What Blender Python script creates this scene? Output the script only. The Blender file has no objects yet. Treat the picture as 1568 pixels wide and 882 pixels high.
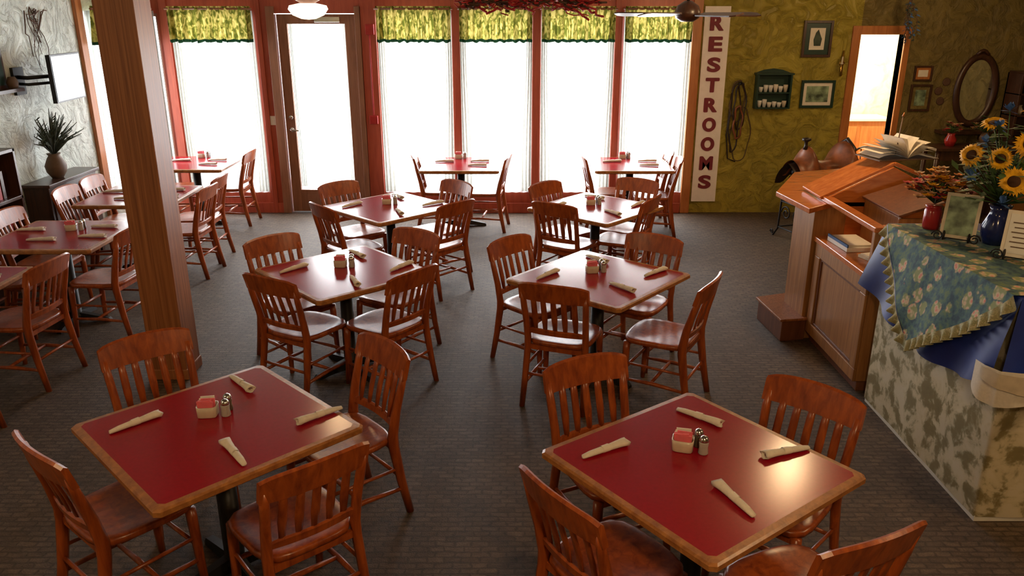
import bpy, math, random
from mathutils import Matrix, Vector
random.seed(7)
pi=math.pi; sin=math.sin; cos=math.cos
S=bpy.context.scene
# ---------------------------------------------------------------- materials
def mk(name):
    m=bpy.data.materials.new(name); m.use_nodes=True
    return m,m.node_tree,m.node_tree.nodes['Principled BSDF']
def coords(nt,scale=(1,1,1),kind='Object',rot=(0,0,0)):
    tc=nt.nodes.new('ShaderNodeTexCoord'); mp=nt.nodes.new('ShaderNodeMapping')
    mp.inputs['Scale'].default_value=scale; mp.inputs['Rotation'].default_value=rot
    nt.links.new(tc.outputs[kind],mp.inputs[0]); return mp.outputs[0]
def noise(nt,vec,scale,detail=3,rough=.5,dist=0):
    n=nt.nodes.new('ShaderNodeTexNoise'); n.inputs['Scale'].default_value=scale
    n.inputs['Detail'].default_value=detail; n.inputs['Roughness'].default_value=rough
    n.inputs['Distortion'].default_value=dist
    nt.links.new(vec,n.inputs['Vector']); return n.outputs['Fac']
def ramp(nt,fac,stops,interp='LINEAR'):
    r=nt.nodes.new('ShaderNodeValToRGB'); e=r.color_ramp.elements; r.color_ramp.interpolation=interp
    while len(e)<len(stops): e.new(.5)
    for i,(p,c) in enumerate(stops):
        e[i].position=p; e[i].color=(c[0],c[1],c[2],1)
    nt.links.new(fac,r.inputs[0]); return r.outputs[0]
def bump(nt,b,fac,strength,dist=.01):
    n=nt.nodes.new('ShaderNodeBump'); n.inputs['Strength'].default_value=strength
    n.inputs['Distance'].default_value=dist
    nt.links.new(fac,n.inputs['Height']); nt.links.new(n.outputs[0],b.inputs['Normal'])
def mult(nt,a,b_):
    mx=nt.nodes.new('ShaderNodeMix'); mx.data_type='RGBA'; mx.blend_type='MULTIPLY'; mx.inputs[0].default_value=1
    nt.links.new(a,mx.inputs[6]); nt.links.new(b_,mx.inputs[7]); return mx.outputs[2]
def plain(name,col,rough=.5,metal=0,var=.12,scale=20,spec=.5):
    m,nt,b=mk(name); f=noise(nt,coords(nt),scale)
    a=[c*(1-var) for c in col]; d=[min(1,c*(1+var)) for c in col]
    nt.links.new(ramp(nt,f,[(.3,a),(.7,d)]),b.inputs['Base Color'])
    b.inputs['Roughness'].default_value=rough; b.inputs['Metallic'].default_value=metal
    b.inputs['Specular IOR Level'].default_value=spec
    return m
def wood(name,dark,light,rough=.35,stretch=(12,12,1.2),scale=3,coat=.2):
    m,nt,b=mk(name); v=coords(nt,stretch)
    f=noise(nt,v,scale,5,.6,.6)
    nt.links.new(ramp(nt,f,[(.3,dark),(.7,light)]),b.inputs['Base Color'])
    b.inputs['Roughness'].default_value=rough
    b.inputs['Coat Weight'].default_value=coat; b.inputs['Coat Roughness'].default_value=.2
    bump(nt,b,f,.08,.004)
    return m
M={}
M['chair']=wood('chair_cherry_wood',(.19,.030,.006),(.44,.098,.016),.32,(10,10,1.5),3,.15)
M['laminate']=plain('red_laminate',(.29,.003,.013),.20,0,.06,60,.38)
M['edge']=wood('oak_edge',(.22,.075,.018),(.48,.20,.055),.35,(3,3,3),8,.2)
M['black']=plain('black_metal',(.012,.012,.013),.45,.3)
M['iron']=plain('wrought_iron',(.012,.010,.010),.5,.3)
M['napkin']=plain('napkin_paper',(.72,.66,.56),.85,0,.06,80)
M['ceramic']=plain('ceramic',(.60,.52,.40),.3)
M['pink']=plain('pink_packets',(.80,.16,.20),.6)
M['white']=plain('white_paint',(.75,.74,.70),.5,0,.03)
M['chrome']=plain('chrome',(.6,.6,.6),.2,1)
M['salt']=plain('salt_glass',(.42,.40,.37),.15)
M['pepper']=plain('pepper_glass',(.10,.075,.05),.15)
M['post']=wood('oak_post',(.18,.055,.015),(.42,.155,.05),.5,(30,30,.6),2.2,.05)
M['redwood']=wood('red_stained_trim',(.30,.045,.022),(.44,.085,.04),.45,(10,10,1),2.5,.1)
M['tanwood']=wood('tan_trim',(.38,.12,.03),(.55,.21,.06),.4,(10,10,1),2.5,.1)
M['doorwood']=wood('door_wood',(.19,.08,.045),(.31,.14,.08),.45,(10,10,1),2.5,.1)
M['counter']=wood('oak_counter',(.42,.105,.02),(.62,.20,.045),.22,(2,10,10),2.5,.3)
M['oak']=wood('oak_cabinet',(.24,.095,.026),(.42,.19,.055),.45,(16,16,1.0),2.5,.05)
M['darkwood']=wood('dark_wood',(.035,.014,.008),(.08,.03,.015),.35)
M['tv']=plain('tv_screen',(.01,.01,.012),.08)
M['leather']=plain('saddle_leather',(.20,.060,.020),.38,0,.5,10)
M['leather2']=plain('black_leather',(.020,.010,.007),.4)
M['rope']=plain('rope',(.09,.055,.025),.8)
M['signred']=plain('sign_letters',(.19,.016,.03),.6)
M['signwhite']=plain('sign_board',(.90,.85,.82),.6,0,.03)
M['dgreen']=plain('green_painted_wood',(.008,.035,.022),.4)
M['leaf']=plain('leaf',(.05,.11,.02),.6,0,.5,15)
M['leafdark']=plain('dry_leaf',(.05,.07,.05),.7,0,.5,15)
M['petal']=plain('sunflower_petal',(.85,.40,.01),.6,0,.3,30)
M['seed']=plain('sunflower_center',(.05,.018,.006),.9)
M['bluefl']=plain('blue_flower',(.05,.13,.32),.7)
M['orangefl']=plain('orange_flower',(.60,.22,.05),.7,0,.5,30)
M['pinkfl']=plain('pale_flower',(.62,.40,.22),.7,0,.4,30)
M['bluevase']=plain('cobalt_glass',(.012,.02,.10),.12)
M['redglass']=plain('red_glass',(.35,.02,.02),.15)
M['clay']=plain('clay_pot',(.12,.07,.04),.6)
M['brass']=plain('brass',(.6,.38,.10),.3,1)
M['paper']=plain('paper',(.78,.72,.62),.8,0,.05)
M['green_print']=plain('green_print',(.20,.28,.18),.4,0,.8,14)
M['mirror']=plain('mirror_glass',(.85,.88,.8),.03,1,.02)
M['garland']=plain('garland_red',(.45,.03,.035),.7,0,.5,30)
M['twig']=plain('twig',(.10,.05,.03),.8)
M['tile']=wood('plinth_wood',(.12,.04,.017),(.20,.07,.03),.45)
M['firered']=plain('fire_red',(.38,.02,.02),.4)
M['ceil']=plain('ceiling_paint',(.34,.26,.16),.9,0,.05,3)
def stucco(name,a,b2,strength=.6,sc=5):
    m,nt,b=mk(name); v=coords(nt)
    f=noise(nt,v,1.3,3); g=noise(nt,v,sc,7,.62,1.6)
    g2=ramp(nt,g,[(.40,(.0,.0,.0)),(.50,(.6,.6,.6)),(.62,(1,1,1))])
    c=mult(nt,ramp(nt,f,[(.3,a),(.7,b2)]),ramp(nt,g,[(.35,(.72,.72,.72)),(.55,(1,1,1))]))
    nt.links.new(c,b.inputs['Base Color'])
    b.inputs['Roughness'].default_value=.5; bump(nt,b,g2,strength,.02); return m
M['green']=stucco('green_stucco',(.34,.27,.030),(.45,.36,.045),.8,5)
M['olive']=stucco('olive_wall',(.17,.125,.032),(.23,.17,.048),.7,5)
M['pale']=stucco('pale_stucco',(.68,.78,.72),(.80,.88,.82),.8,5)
M['cream']=stucco('cream_wall',(.8,.75,.6),(.85,.8,.65),.1)
# carpet: loop-pile in short broken rows
m,nt,b=mk('woven_carpet'); v=coords(nt)
def wn(scl,amp):
    vm=nt.nodes.new('ShaderNodeVectorMath'); vm.operation='MULTIPLY_ADD'
    nn=nt.nodes.new('ShaderNodeTexNoise'); nn.inputs['Scale'].default_value=scl; nt.links.new(v,nn.inputs['Vector'])
    nt.links.new(nn.outputs['Color'],vm.inputs[0]); vm.inputs[1].default_value=amp; nt.links.new(v,vm.inputs[2]); return vm.outputs[0]
vw=wn(14,(.05,.022,0))
br=nt.nodes.new('ShaderNodeTexBrick'); br.inputs['Scale'].default_value=1
br.inputs['Brick Width'].default_value=.085; br.inputs['Row Height'].default_value=.040
br.inputs['Mortar Size'].default_value=.011; br.inputs['Mortar Smooth'].default_value=1
br.inputs['Color1'].default_value=(.155,.103,.066,1); br.inputs['Color2'].default_value=(.100,.066,.042,1)
br.inputs['Mortar'].default_value=(.062,.042,.028,1)
nt.links.new(vw,br.inputs['Vector'])
n2=noise(nt,v,130,4,.7)
ms=noise(nt,coords(nt,(16,42,1)),1,2,.5)
c=mult(nt,mult(nt,br.outputs['Color'],ramp(nt,n2,[(.3,(.55,.55,.55)),(.7,(1.3,1.3,1.3))])),ramp(nt,ms,[(.35,(.72,.72,.72)),(.65,(1.12,1.12,1.12))]))
nt.links.new(c,b.inputs['Base Color']); b.inputs['Roughness'].default_value=.62
b.inputs['Specular IOR Level'].default_value=.38
bump(nt,b,n2,.5,.012); M['carpet']=m
def floral(name,bg,cols,scale,bgvar=.2,rough=.8,step=.06,start=.50,dist=.8):
    m,nt,b=mk(name); v=coords(nt)
    f=noise(nt,v,scale,4,.6,dist)
    st=[(.0,bg),(start-.04,[c*(1+bgvar) for c in bg])]+[(start+step*i,c) for i,c in enumerate(cols)]
    nt.links.new(ramp(nt,f,st),b.inputs['Base Color']); b.inputs['Roughness'].default_value=rough; return m
M['damask']=floral('damask_skirt',(.15,.125,.06),[(.34,.30,.18),(.56,.50,.34),(.60,.54,.38),(.62,.56,.42)],8.5,.6,.6,.045,.47,.35)
M['ruffle']=floral('ruffle_trim',(.24,.22,.11),[(.45,.40,.22),(.20,.22,.09),(.52,.46,.28)],30)
m,nt,b=mk('floral_quilt'); v=coords(nt)
g=ramp(nt,noise(nt,v,26,4,.6),[(.36,(.020,.055,.085)),(.50,(.055,.125,.135)),(.64,(.12,.19,.10))])
vo=nt.nodes.new('ShaderNodeTexVoronoi'); vo.inputs['Scale'].default_value=9.5; vo.inputs['Randomness'].default_value=.9; nt.links.new(v,vo.inputs['Vector'])
vo2=nt.nodes.new('ShaderNodeTexVoronoi'); vo2.inputs['Scale'].default_value=30; nt.links.new(v,vo2.inputs['Vector'])
fl=ramp(nt,vo2.outputs['Distance'],[(.12,(.62,.20,.16)),(.38,(.58,.46,.30)),(.6,(.24,.28,.12))])
am=nt.nodes.new('ShaderNodeMath'); am.operation='MULTIPLY_ADD'; nt.links.new(noise(nt,v,24,3),am.inputs[0]); am.inputs[1].default_value=.45; nt.links.new(vo.outputs['Distance'],am.inputs[2])
mask=ramp(nt,am.outputs[0],[(.60,(1,1,1)),(.67,(0,0,0))])
mx=nt.nodes.new('ShaderNodeMix'); mx.data_type='RGBA'; nt.links.new(mask,mx.inputs[0]); nt.links.new(g,mx.inputs[6]); nt.links.new(fl,mx.inputs[7])
nt.links.new(mx.outputs[2],b.inputs['Base Color']); b.inputs['Roughness'].default_value=.8; M['quilt']=m
m,nt,b=mk('blue_satin'); f=noise(nt,coords(nt),4,3)
nt.links.new(ramp(nt,f,[(.3,(.004,.012,.13)),(.7,(.008,.030,.25))]),b.inputs['Base Color']); b.inputs['Roughness'].default_value=.5
M['satin']=m
def cloth_mix(name,colnode_fn,transp,transl):
    m=bpy.data.materials.new(name); m.use_nodes=True; nt=m.node_tree; nt.nodes.clear()
    out=nt.nodes.new('ShaderNodeOutputMaterial'); d=nt.nodes.new('ShaderNodeBsdfDiffuse'); t=nt.nodes.new('ShaderNodeBsdfTranslucent')
    tr=nt.nodes.new('ShaderNodeBsdfTransparent'); m1=nt.nodes.new('ShaderNodeMixShader'); m2=nt.nodes.new('ShaderNodeMixShader')
    c=colnode_fn(nt)
    nt.links.new(c,d.inputs[0]); nt.links.new(c,t.inputs[0])
    m1.inputs[0].default_value=transl; m2.inputs[0].default_value=transp
    nt.links.new(d.outputs[0],m1.inputs[1]); nt.links.new(t.outputs[0],m1.inputs[2])
    nt.links.new(m1.outputs[0],m2.inputs[1]); nt.links.new(tr.outputs[0],m2.inputs[2]); nt.links.new(m2.outputs[0],out.inputs[0])
    return m
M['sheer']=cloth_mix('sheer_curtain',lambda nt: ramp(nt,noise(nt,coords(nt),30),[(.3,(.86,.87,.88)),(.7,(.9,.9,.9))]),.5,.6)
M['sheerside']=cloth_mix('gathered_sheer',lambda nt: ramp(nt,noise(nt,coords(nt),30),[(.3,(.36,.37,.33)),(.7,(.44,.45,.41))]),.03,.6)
M['valance']=cloth_mix('leaf_print_valance',lambda nt: ramp(nt,noise(nt,coords(nt,(1,1,.7)),17,2,.5,1.2),[(.38,(.085,.095,.014)),(.46,(.18,.175,.03)),(.54,(.38,.32,.08)),(.64,(.50,.42,.13))]),.0,.48)
M['fringe']=cloth_mix('valance_fringe',lambda nt: ramp(nt,noise(nt,coords(nt),40),[(.3,(.008,.03,.012)),(.7,(.02,.06,.03))]),0,.15)
m,nt,b=mk('lamp_glass'); b.inputs['Base Color'].default_value=(.9,.85,.75,1)
b.inputs['Emission Color'].default_value=(1,.88,.7,1); b.inputs['Emission Strength'].default_value=1.5; M['lamp']=m
M['concrete']=plain('patio_concrete',(.6,.6,.58),.9)

# ---------------------------------------------------------------- mesh builder
class MB:
    def __init__(s): s.v=[];s.f=[];s.m=[];s.sm=[];s.names=[]
    def mi(s,k):
        if k not in s.names: s.names.append(k)
        return s.names.index(k)
    def add(s,vs,fs,k,smooth=False,T=None):
        o=len(s.v)
        for p in vs:
            p=Vector(p)
            if T is not None: p=T@p
            s.v.append(tuple(p))
        i=s.mi(k)
        for f in fs: s.f.append([a+o for a in f]); s.m.append(i); s.sm.append(smooth)
    def box(s,a,b,k,T=None):
        x0,y0,z0=a;x1,y1,z1=b
        s.add([(x0,y0,z0),(x1,y0,z0),(x1,y1,z0),(x0,y1,z0),(x0,y0,z1),(x1,y0,z1),(x1,y1,z1),(x0,y1,z1)],
          [(0,3,2,1),(4,5,6,7),(0,1,5,4),(1,2,6,5),(2,3,7,6),(3,0,4,7)],k,False,T)
    def rings(s,R,k,smooth=True,closed=True,caps=True,T=None):
        n=len(R[0]); vs=[p for r in R for p in r]; fs=[]
        for i in range(len(R)-1):
            for j in range(n if closed else n-1):
                a=i*n+j;b=i*n+(j+1)%n
                fs.append((a,b,b+n,a+n))
        if caps and closed:
            fs.append(tuple(reversed(range(n)))); fs.append(tuple((len(R)-1)*n+j for j in range(n)))
        s.add(vs,fs,k,smooth,T)
    def loft(s,secs,k,n=8,e=3.5,T=None,smooth=True):
        R=[]
        for (x,y,z,hx,hy) in secs:
            r=[]
            for j in range(n):
                a=2*pi*(j+.5)/n; c=cos(a); q=sin(a); d=(abs(c)**e+abs(q)**e)**(1/e)
                r.append((x+hx*c/d,y+hy*q/d,z))
            R.append(r)
        s.rings(R,k,smooth,T=T)
    def tube(s,path,rad,k,n=8,T=None,closed=False):
        P=[Vector(p) for p in path]; R=[]; L=len(P)
        if not hasattr(rad,'__len__'): rad=[rad]*L
        up=None
        for i,p in enumerate(P):
            if closed: d=P[(i+1)%L]-P[i-1]
            else: d=P[min(i+1,L-1)]-P[max(i-1,0)]
            d.normalize()
            if up is None:
                up=Vector((0,0,1)) if abs(d.z)<.9 else Vector((1,0,0))
            u=up-d*up.dot(d)
            if u.length<1e-4: u=Vector((0,1,0))-d*d.y
            u.normalize(); w=d.cross(u); up=u
            R.append([tuple(p+(u*cos(2*pi*j/n)+w*sin(2*pi*j/n))*rad[i]) for j in range(n)])
        if closed: R.append(R[0])
        s.rings(R,k,True,caps=not closed,T=T)
    def lathe(s,prof,c,k,n=20,T=None):
        R=[[(c[0]+r*cos(2*pi*j/n),c[1]+r*sin(2*pi*j/n),c[2]+z) for j in range(n)] for r,z in prof]
        s.rings(R,k,True,T=T)
    def grid(s,fn,nu,nv,k,smooth=True,T=None):
        vs=[fn(i/nu,j/nv) for j in range(nv+1) for i in range(nu+1)]
        fs=[(j*(nu+1)+i,j*(nu+1)+i+1,(j+1)*(nu+1)+i+1,(j+1)*(nu+1)+i) for j in range(nv) for i in range(nu)]
        s.add(vs,fs,k,smooth,T)
    def prism(s,poly,z0,z1,k,T=None):
        n=len(poly)
        vs=[(x,y,z0) for x,y in poly]+[(x,y,z1) for x,y in poly]
        fs=[tuple(reversed(range(n))),tuple(range(n,2*n))]+[(i,(i+1)%n,(i+1)%n+n,i+n) for i in range(n)]
        s.add(vs,fs,k,False,T)
    def mesh(s,name):
        me=bpy.data.meshes.new(name); me.from_pydata(s.v,[],s.f)
        for k in s.names: me.materials.append(M[k])
        for p,i,q in zip(me.polygons,s.m,s.sm): p.material_index=i; p.use_smooth=q
        me.update(); return me
    def obj(s,name,loc=(0,0,0),rz=0,bevel=0):
        return place(s.mesh(name),name,loc,rz,bevel)
def place(me,name,loc=(0,0,0),rz=0,bevel=0):
    o=bpy.data.objects.new(name,me); S.collection.objects.link(o)
    o.location=loc; o.rotation_euler=(0,0,rz)
    if bevel:
        b=o.modifiers.new('bevel','BEVEL'); b.width=bevel; b.segments=2; b.limit_method='ANGLE'; b.angle_limit=math.radians(50)
    return o

# ---------------------------------------------------------------- room shell
CE=2.9; YB=10.0
mb=MB(); mb.box((-4.85,-1.7,-.1),(6.7,10.2,0),'carpet'); mb.obj('floor')
mb=MB(); mb.box((-4.85,-1.7,CE),(6.7,10.2,CE+.1),'ceil'); mb.obj('ceiling')
wins=[(-4.50,-4.22),(-4.05,-3.08),(-1.60,-.74),(-.60,.22),(.37,1.21),(1.34,2.13)]
ZB,ZT=.28,2.42
mb=MB()
ops=sorted(wins+[(-2.82,-1.87)])
x=-4.85
for a,b_ in ops:
    mb.box((x,YB,0),(a,YB+.14,CE),'redwood'); x=b_
mb.box((x,YB,0),(2.27,YB+.14,CE),'redwood')
for a,b_ in ops:
    if a!=-2.82: mb.box((a,YB,0),(b_,YB+.14,ZB),'redwood')
    mb.box((a,YB,ZT),(b_,YB+.14,CE),'redwood')
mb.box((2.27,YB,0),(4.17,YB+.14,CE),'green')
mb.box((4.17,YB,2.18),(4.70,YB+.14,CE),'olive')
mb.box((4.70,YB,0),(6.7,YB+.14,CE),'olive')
mb.obj('wall_back')
mb=MB()
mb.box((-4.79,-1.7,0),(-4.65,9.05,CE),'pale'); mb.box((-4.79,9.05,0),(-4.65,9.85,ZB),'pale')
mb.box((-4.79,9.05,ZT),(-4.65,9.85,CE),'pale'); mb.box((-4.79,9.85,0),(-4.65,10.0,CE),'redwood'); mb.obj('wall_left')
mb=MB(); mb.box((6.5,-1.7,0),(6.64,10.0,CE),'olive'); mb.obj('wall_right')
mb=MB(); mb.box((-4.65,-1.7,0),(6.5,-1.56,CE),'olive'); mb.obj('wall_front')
for i,(a,b_) in enumerate(wins):
    mb=MB(); y0=YB+.04;y1=YB+.09; w=.035
    mb.box((a,y0,ZB),(a+w,y1,ZT),'doorwood'); mb.box((b_-w,y0,ZB),(b_,y1,ZT),'doorwood')
    mb.box((a+w,y0,ZB),(b_-w,y1,ZB+w),'doorwood'); mb.box((a+w,y0,ZT-w),(b_-w,y1,ZT),'doorwood')
    mb.obj('window_%d'%(i+1))
mb=MB()
for (p,q) in [((-4.74,9.05,ZB),(-4.69,9.09,ZT)),((-4.74,9.81,ZB),(-4.69,9.85,ZT)),((-4.74,9.09,ZB),(-4.69,9.81,ZB+.04)),((-4.74,9.09,ZT-.04),(-4.69,9.81,ZT))]: mb.box(p,q,'doorwood')
mb.obj('window_7')
t=0
def trim(a,b_,k,bev=.004):
    global t; t+=1
    mb=MB(); mb.box(a,b_,k); mb.obj('trim_%d'%t,bevel=bev)
for xc,w in [(-4.135,.09),(-3.02,.06),(-.67,.10),(.295,.10),(1.275,.09)]:
    trim((xc-w/2,YB-.03,0),(xc+w/2,YB,2.6),'redwood')
trim((-1.80,YB-.03,0),(-1.62,YB,2.6),'redwood')
trim((2.15,YB-.04,0),(2.26,YB,2.6),'tanwood')
trim((-4.65,8.92,0),(-4.61,9.05,2.6),'tanwood')
trim((-4.65,9.86,0),(-4.60,9.97,2.6),'tanwood')
trim((4.07,YB-.03,0),(4.17,YB+.14,2.28),'tanwood'); trim((4.70,YB-.03,0),(4.77,YB+.14,2.28),'tanwood'); trim((4.17,YB-.03,2.18),(4.70,YB+.14,2.28),'tanwood')
trim((-2.92,YB-.04,0),(-2.82,YB,2.5),'doorwood'); trim((-1.87,YB-.04,0),(-1.805,YB,2.5),'doorwood')
mb=MB(); mb.box((-4.6,YB-.025,0),(-2.92,YB-.001,.13),'redwood'); mb.box((-1.6,YB-.045,0),(2.14,YB-.031,.13),'redwood'); mb.obj('baseboard_back',bevel=.004)
# door
mb=MB(); y0=YB+.02;y1=YB+.07
mb.box((-2.81,y0,.01),(-2.69,y1,2.41),'doorwood'); mb.box((-2.0,y0,.01),(-1.88,y1,2.41),'doorwood')
mb.box((-2.69,y0,.01),(-2.0,y1,.29),'doorwood'); mb.box((-2.69,y0,2.30),(-2.0,y1,2.41),'doorwood')
mb.box((-2.62,y0-.01,.06),(-2.07,y0,.23),'doorwood')
mb.lathe([(.0,0),(.03,0),(.03,.012),(.012,.02),(.012,.05)],(0,0,0),'chrome',12,T=Matrix.Translation((-2.74,y0,1.05))@Matrix.Rotation(pi/2,4,'X'))
mb.tube([(-2.74,y0-.05,1.05),(-2.64,y0-.05,1.045)],.011,'chrome')
mb.lathe([(.0,0),(.028,0),(.025,.015),(0,.016)],(0,0,0),'chrome',12,T=Matrix.Translation((-2.74,y0,1.2))@Matrix.Rotation(pi/2,4,'X'))
mb.box((-2.35,y0-.05,2.32),(-2.05,y0,2.38),'chrome')
mb.obj('door_1',bevel=.003)
mb=MB(); mb.box((-2.99,YB-.008,1.11),(-2.93,YB,1.22),'white'); mb.box((-2.965,YB-.015,1.15),(-2.955,YB-.008,1.18),'white'); mb.obj('light_switch')
mb=MB(); mb.box((-1.75,YB-.075,1.13),(-1.65,YB-.031,1.23),'firered'); mb.box((-1.74,YB-.075,2.18),(-1.64,YB-.031,2.30),'firered'); mb.tube([(-1.70,YB-.045,1.23),(-1.70,YB-.045,2.18)],.010,'firered'); mb.obj('fire_alarm_pull',bevel=.004)

# curtains
def val(name,a,b_,T=None,z0=2.13,z1=2.50):
    W=b_-a; n=int(W*200); ph=random.random()*6
    wv=lambda u: sin(u*W*85+ph+1.3*sin(u*11))+.6*sin(u*W*37+2*ph)
    mb=MB()
    mb.grid(lambda u,v:(a+W*u, -.030*(.35+v)*wv(u), z1-(z1-z0)*v+.006*sin(u*W*55+ph)*v),n,8,'valance',T=T)
    mb.grid(lambda u,v:(a+W*u, -.030*1.35*wv(u), z0-.028*v-.010*abs(sin(u*W*40))*v+.006*sin(u*W*55+ph)),n,2,'fringe',T=T)
    mb.tube([(a-.02,0,z1-.03),(b_+.02,0,z1-.03)],.012,'doorwood',T=T)
    return mb.obj(name)
def sheer(name,a,b_,T=None,z0=.27,z1=2.45,kw=1):
    W=b_-a; ph=random.random()*6; mb=MB()
    mb.grid(lambda u,v:(a+W*u, .012*sin(u*W*60+ph+sin(u*7)), z1-(z1-z0)*v),int(W*120),4,'sheer',T=T)
    sw=min(.10,W*.12)*kw
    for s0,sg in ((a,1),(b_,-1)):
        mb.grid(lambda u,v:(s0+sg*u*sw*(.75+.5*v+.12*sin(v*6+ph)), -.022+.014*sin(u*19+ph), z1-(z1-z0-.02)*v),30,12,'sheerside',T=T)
    return mb.obj(name)
TB=Matrix.Translation((0,YB-.13,0))
for (a,b_) in [(-4.56,-4.24),(-4.05,-3.07),(-1.60,-.72),(-.62,.24),(.35,1.22),(1.33,2.14)]:
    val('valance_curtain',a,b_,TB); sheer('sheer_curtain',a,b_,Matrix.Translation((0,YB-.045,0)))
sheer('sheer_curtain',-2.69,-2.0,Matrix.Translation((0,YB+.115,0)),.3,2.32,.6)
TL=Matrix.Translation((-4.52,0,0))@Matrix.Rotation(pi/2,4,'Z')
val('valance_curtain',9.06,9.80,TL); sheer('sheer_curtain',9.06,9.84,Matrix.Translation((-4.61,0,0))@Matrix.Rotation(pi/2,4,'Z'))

# hallway beyond right doorway
mb=MB(); mb.box((3.4,10.14,-.1),(5.9,12.7,0),'tanwood'); mb.obj('floor_hall')
mb=MB(); mb.box((3.4,12.6,0),(5.9,12.7,2.9),'cream'); mb.obj('wall_hall_back')
mb=MB(); mb.box((3.3,10.14,0),(3.4,12.7,2.9),'cream'); mb.obj('wall_hall_left')
mb=MB(); mb.box((5.9,10.14,0),(6.0,12.7,2.9),'cream'); mb.obj('wall_hall_right')
mb=MB(); mb.box((3.4,10.14,2.9),(5.9,12.7,3.0),'cream'); mb.obj('ceiling_hall')
mb=MB(); mb.box((4.75,12.0,0),(5.6,12.5,.90),'tanwood'); mb.box((4.71,11.96,.90),(5.64,12.5,.94),'white')
for i in range(2): mb.box((4.80+i*.4,11.985,.1),(5.14+i*.4,12.0,.82),'tanwood')
mb.obj('storage_cabinet',bevel=.005)
mb=MB(); mb.box((-14,10.3,-.2),(12,24,-.12),'concrete'); mb.box((-14,-4,-.2),(-5,10.3,-.12),'concrete'); mb.obj('patio_ground')

# ---------------------------------------------------------------- post
mb=MB(); mb.box((-.125,-.125,0),(.125,.125,CE-.001),'post'); mb.box((-.133,-.133,0),(.133,.133,.08),'post')
mb.obj('support_post',(-2.40,5.2,0),0,.008)

# ---------------------------------------------------------------- chair
def chair_mesh():
    c=MB(); k='chair'
    N=28; R=[]
    def ol(a,s):
        e=4.5; q=cos(a);w=sin(a); d=(abs(q)**e+abs(w)**e)**(1/e)
        x=q/d;y=w/d
        return x*s*(.215+.012*y), y*s*.215
    def topz(r,x,y): return .455-.016*(1-r*r)*(1 if y<.1 else .6)+.004*cos(x*14)*max(0,y)*4
    for r in (.02,.35,.6,.8,.93,.985):
        ring=[]
        for j in range(N):
            x,y=ol(2*pi*j/N,r); ring.append((x,y,topz(r,x,y)-(.004 if r>.95 else 0)))
        R.append(ring)
    for r,z in ((1,.438),(.985,.422),(.9,.415),(.02,.415)):
        R.append([(*ol(2*pi*j/N,r),z) for j in range(N)])
    R=[list(reversed(r)) for r in R]
    c.rings(R,k)
    for s in (-1,1):
        c.loft([(s*.205,-.265,0,.017,.019),(s*.198,-.225,.2,.019,.023),(s*.192,-.195,.40,.020,.027),(s*.192,-.193,.46,.020,.027),(s*.195,-.215,.58,.019,.024),(s*.202,-.252,.72,.019,.019),(s*.205,-.272,.80,.016,.014)],k)
        c.loft([(s*.196,.195,0,.015,.015),(s*.192,.188,.12,.018,.018),(s*.188,.18,.35,.022,.022),(s*.186,.178,.42,.022,.022)],k)
        c.tube([(s*.20,-.235,.15),(s*.194,-.02,.16),(s*.193,.187,.155)],[.010,.014,.010],k)
        c.tube([(s*.197,-.215,.27),(s*.19,.184,.27)],[.009,.009],k)
    c.tube([(-.194,.0,.16),(0,.0,.165),(.194,.0,.16)],[.010,.014,.010],k)
    c.tube([(-.19,.184,.23),(.19,.184,.23)],.011,k)
    c.tube([(-.195,-.222,.22),(.195,-.222,.22)],.010,k)
    c.box((-.185,-.20,.385),(.185,-.18,.418),k); c.box((-.17,.165,.385),(.17,.185,.418),k)
    def rail(zb,zt,y0,bow,xw,th,lean,arch,n=14):
        R=[]
        for i in range(n+1):
            u=-1+2*i/n; x=u*xw; y=y0-bow*(1-u*u); zt2=zt+arch*(1-u*u)-(.012*abs(u)**8)
            h=zt2-zb; dy=-lean*h; r=th*.35
            R.append([(x,y-th/2,zb),(x,y+th/2,zb),(x,y+th/2+dy*.5,zb+h*.5),(x,y+th/2+dy*.95,zt2-r),(x,y+dy,zt2),(x,y-th/2+dy*.95,zt2-r),(x,y-th/2+dy*.5,zb+h*.5)])
        R=[list(reversed(r)) for r in R]
        c.rings(R,k,False)
    rail(.752,.870,-.256,.030,.226,.025,.27,.014)
    rail(.505,.545,-.200,.022,.185,.020,.15,0)
    for i in range(5):
        x=(-2+i)*.066; u=x/.205; y1=-.200-.022*(1-(x/.185)**2); y2=-.262-.030*(1-u*u)
        c.loft([(x,y1,.53,.013,.006),(x,y1*.6+y2*.4+.008,.62,.019,.007),(x,y1*.25+y2*.75+.003,.72,.018,.007),(x,y2,.785,.016,.006)],k,8,4)
    return c.mesh('dining_chair')
CH=chair_mesh()
def chair(cx,cy,fx,fy):
    l=math.hypot(fx,fy); fx/=l; fy/=l
    return place(CH,'dining_chair',(cx+fx*.27,cy+fy*.27,0),math.atan2(-fx,fy))
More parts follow.
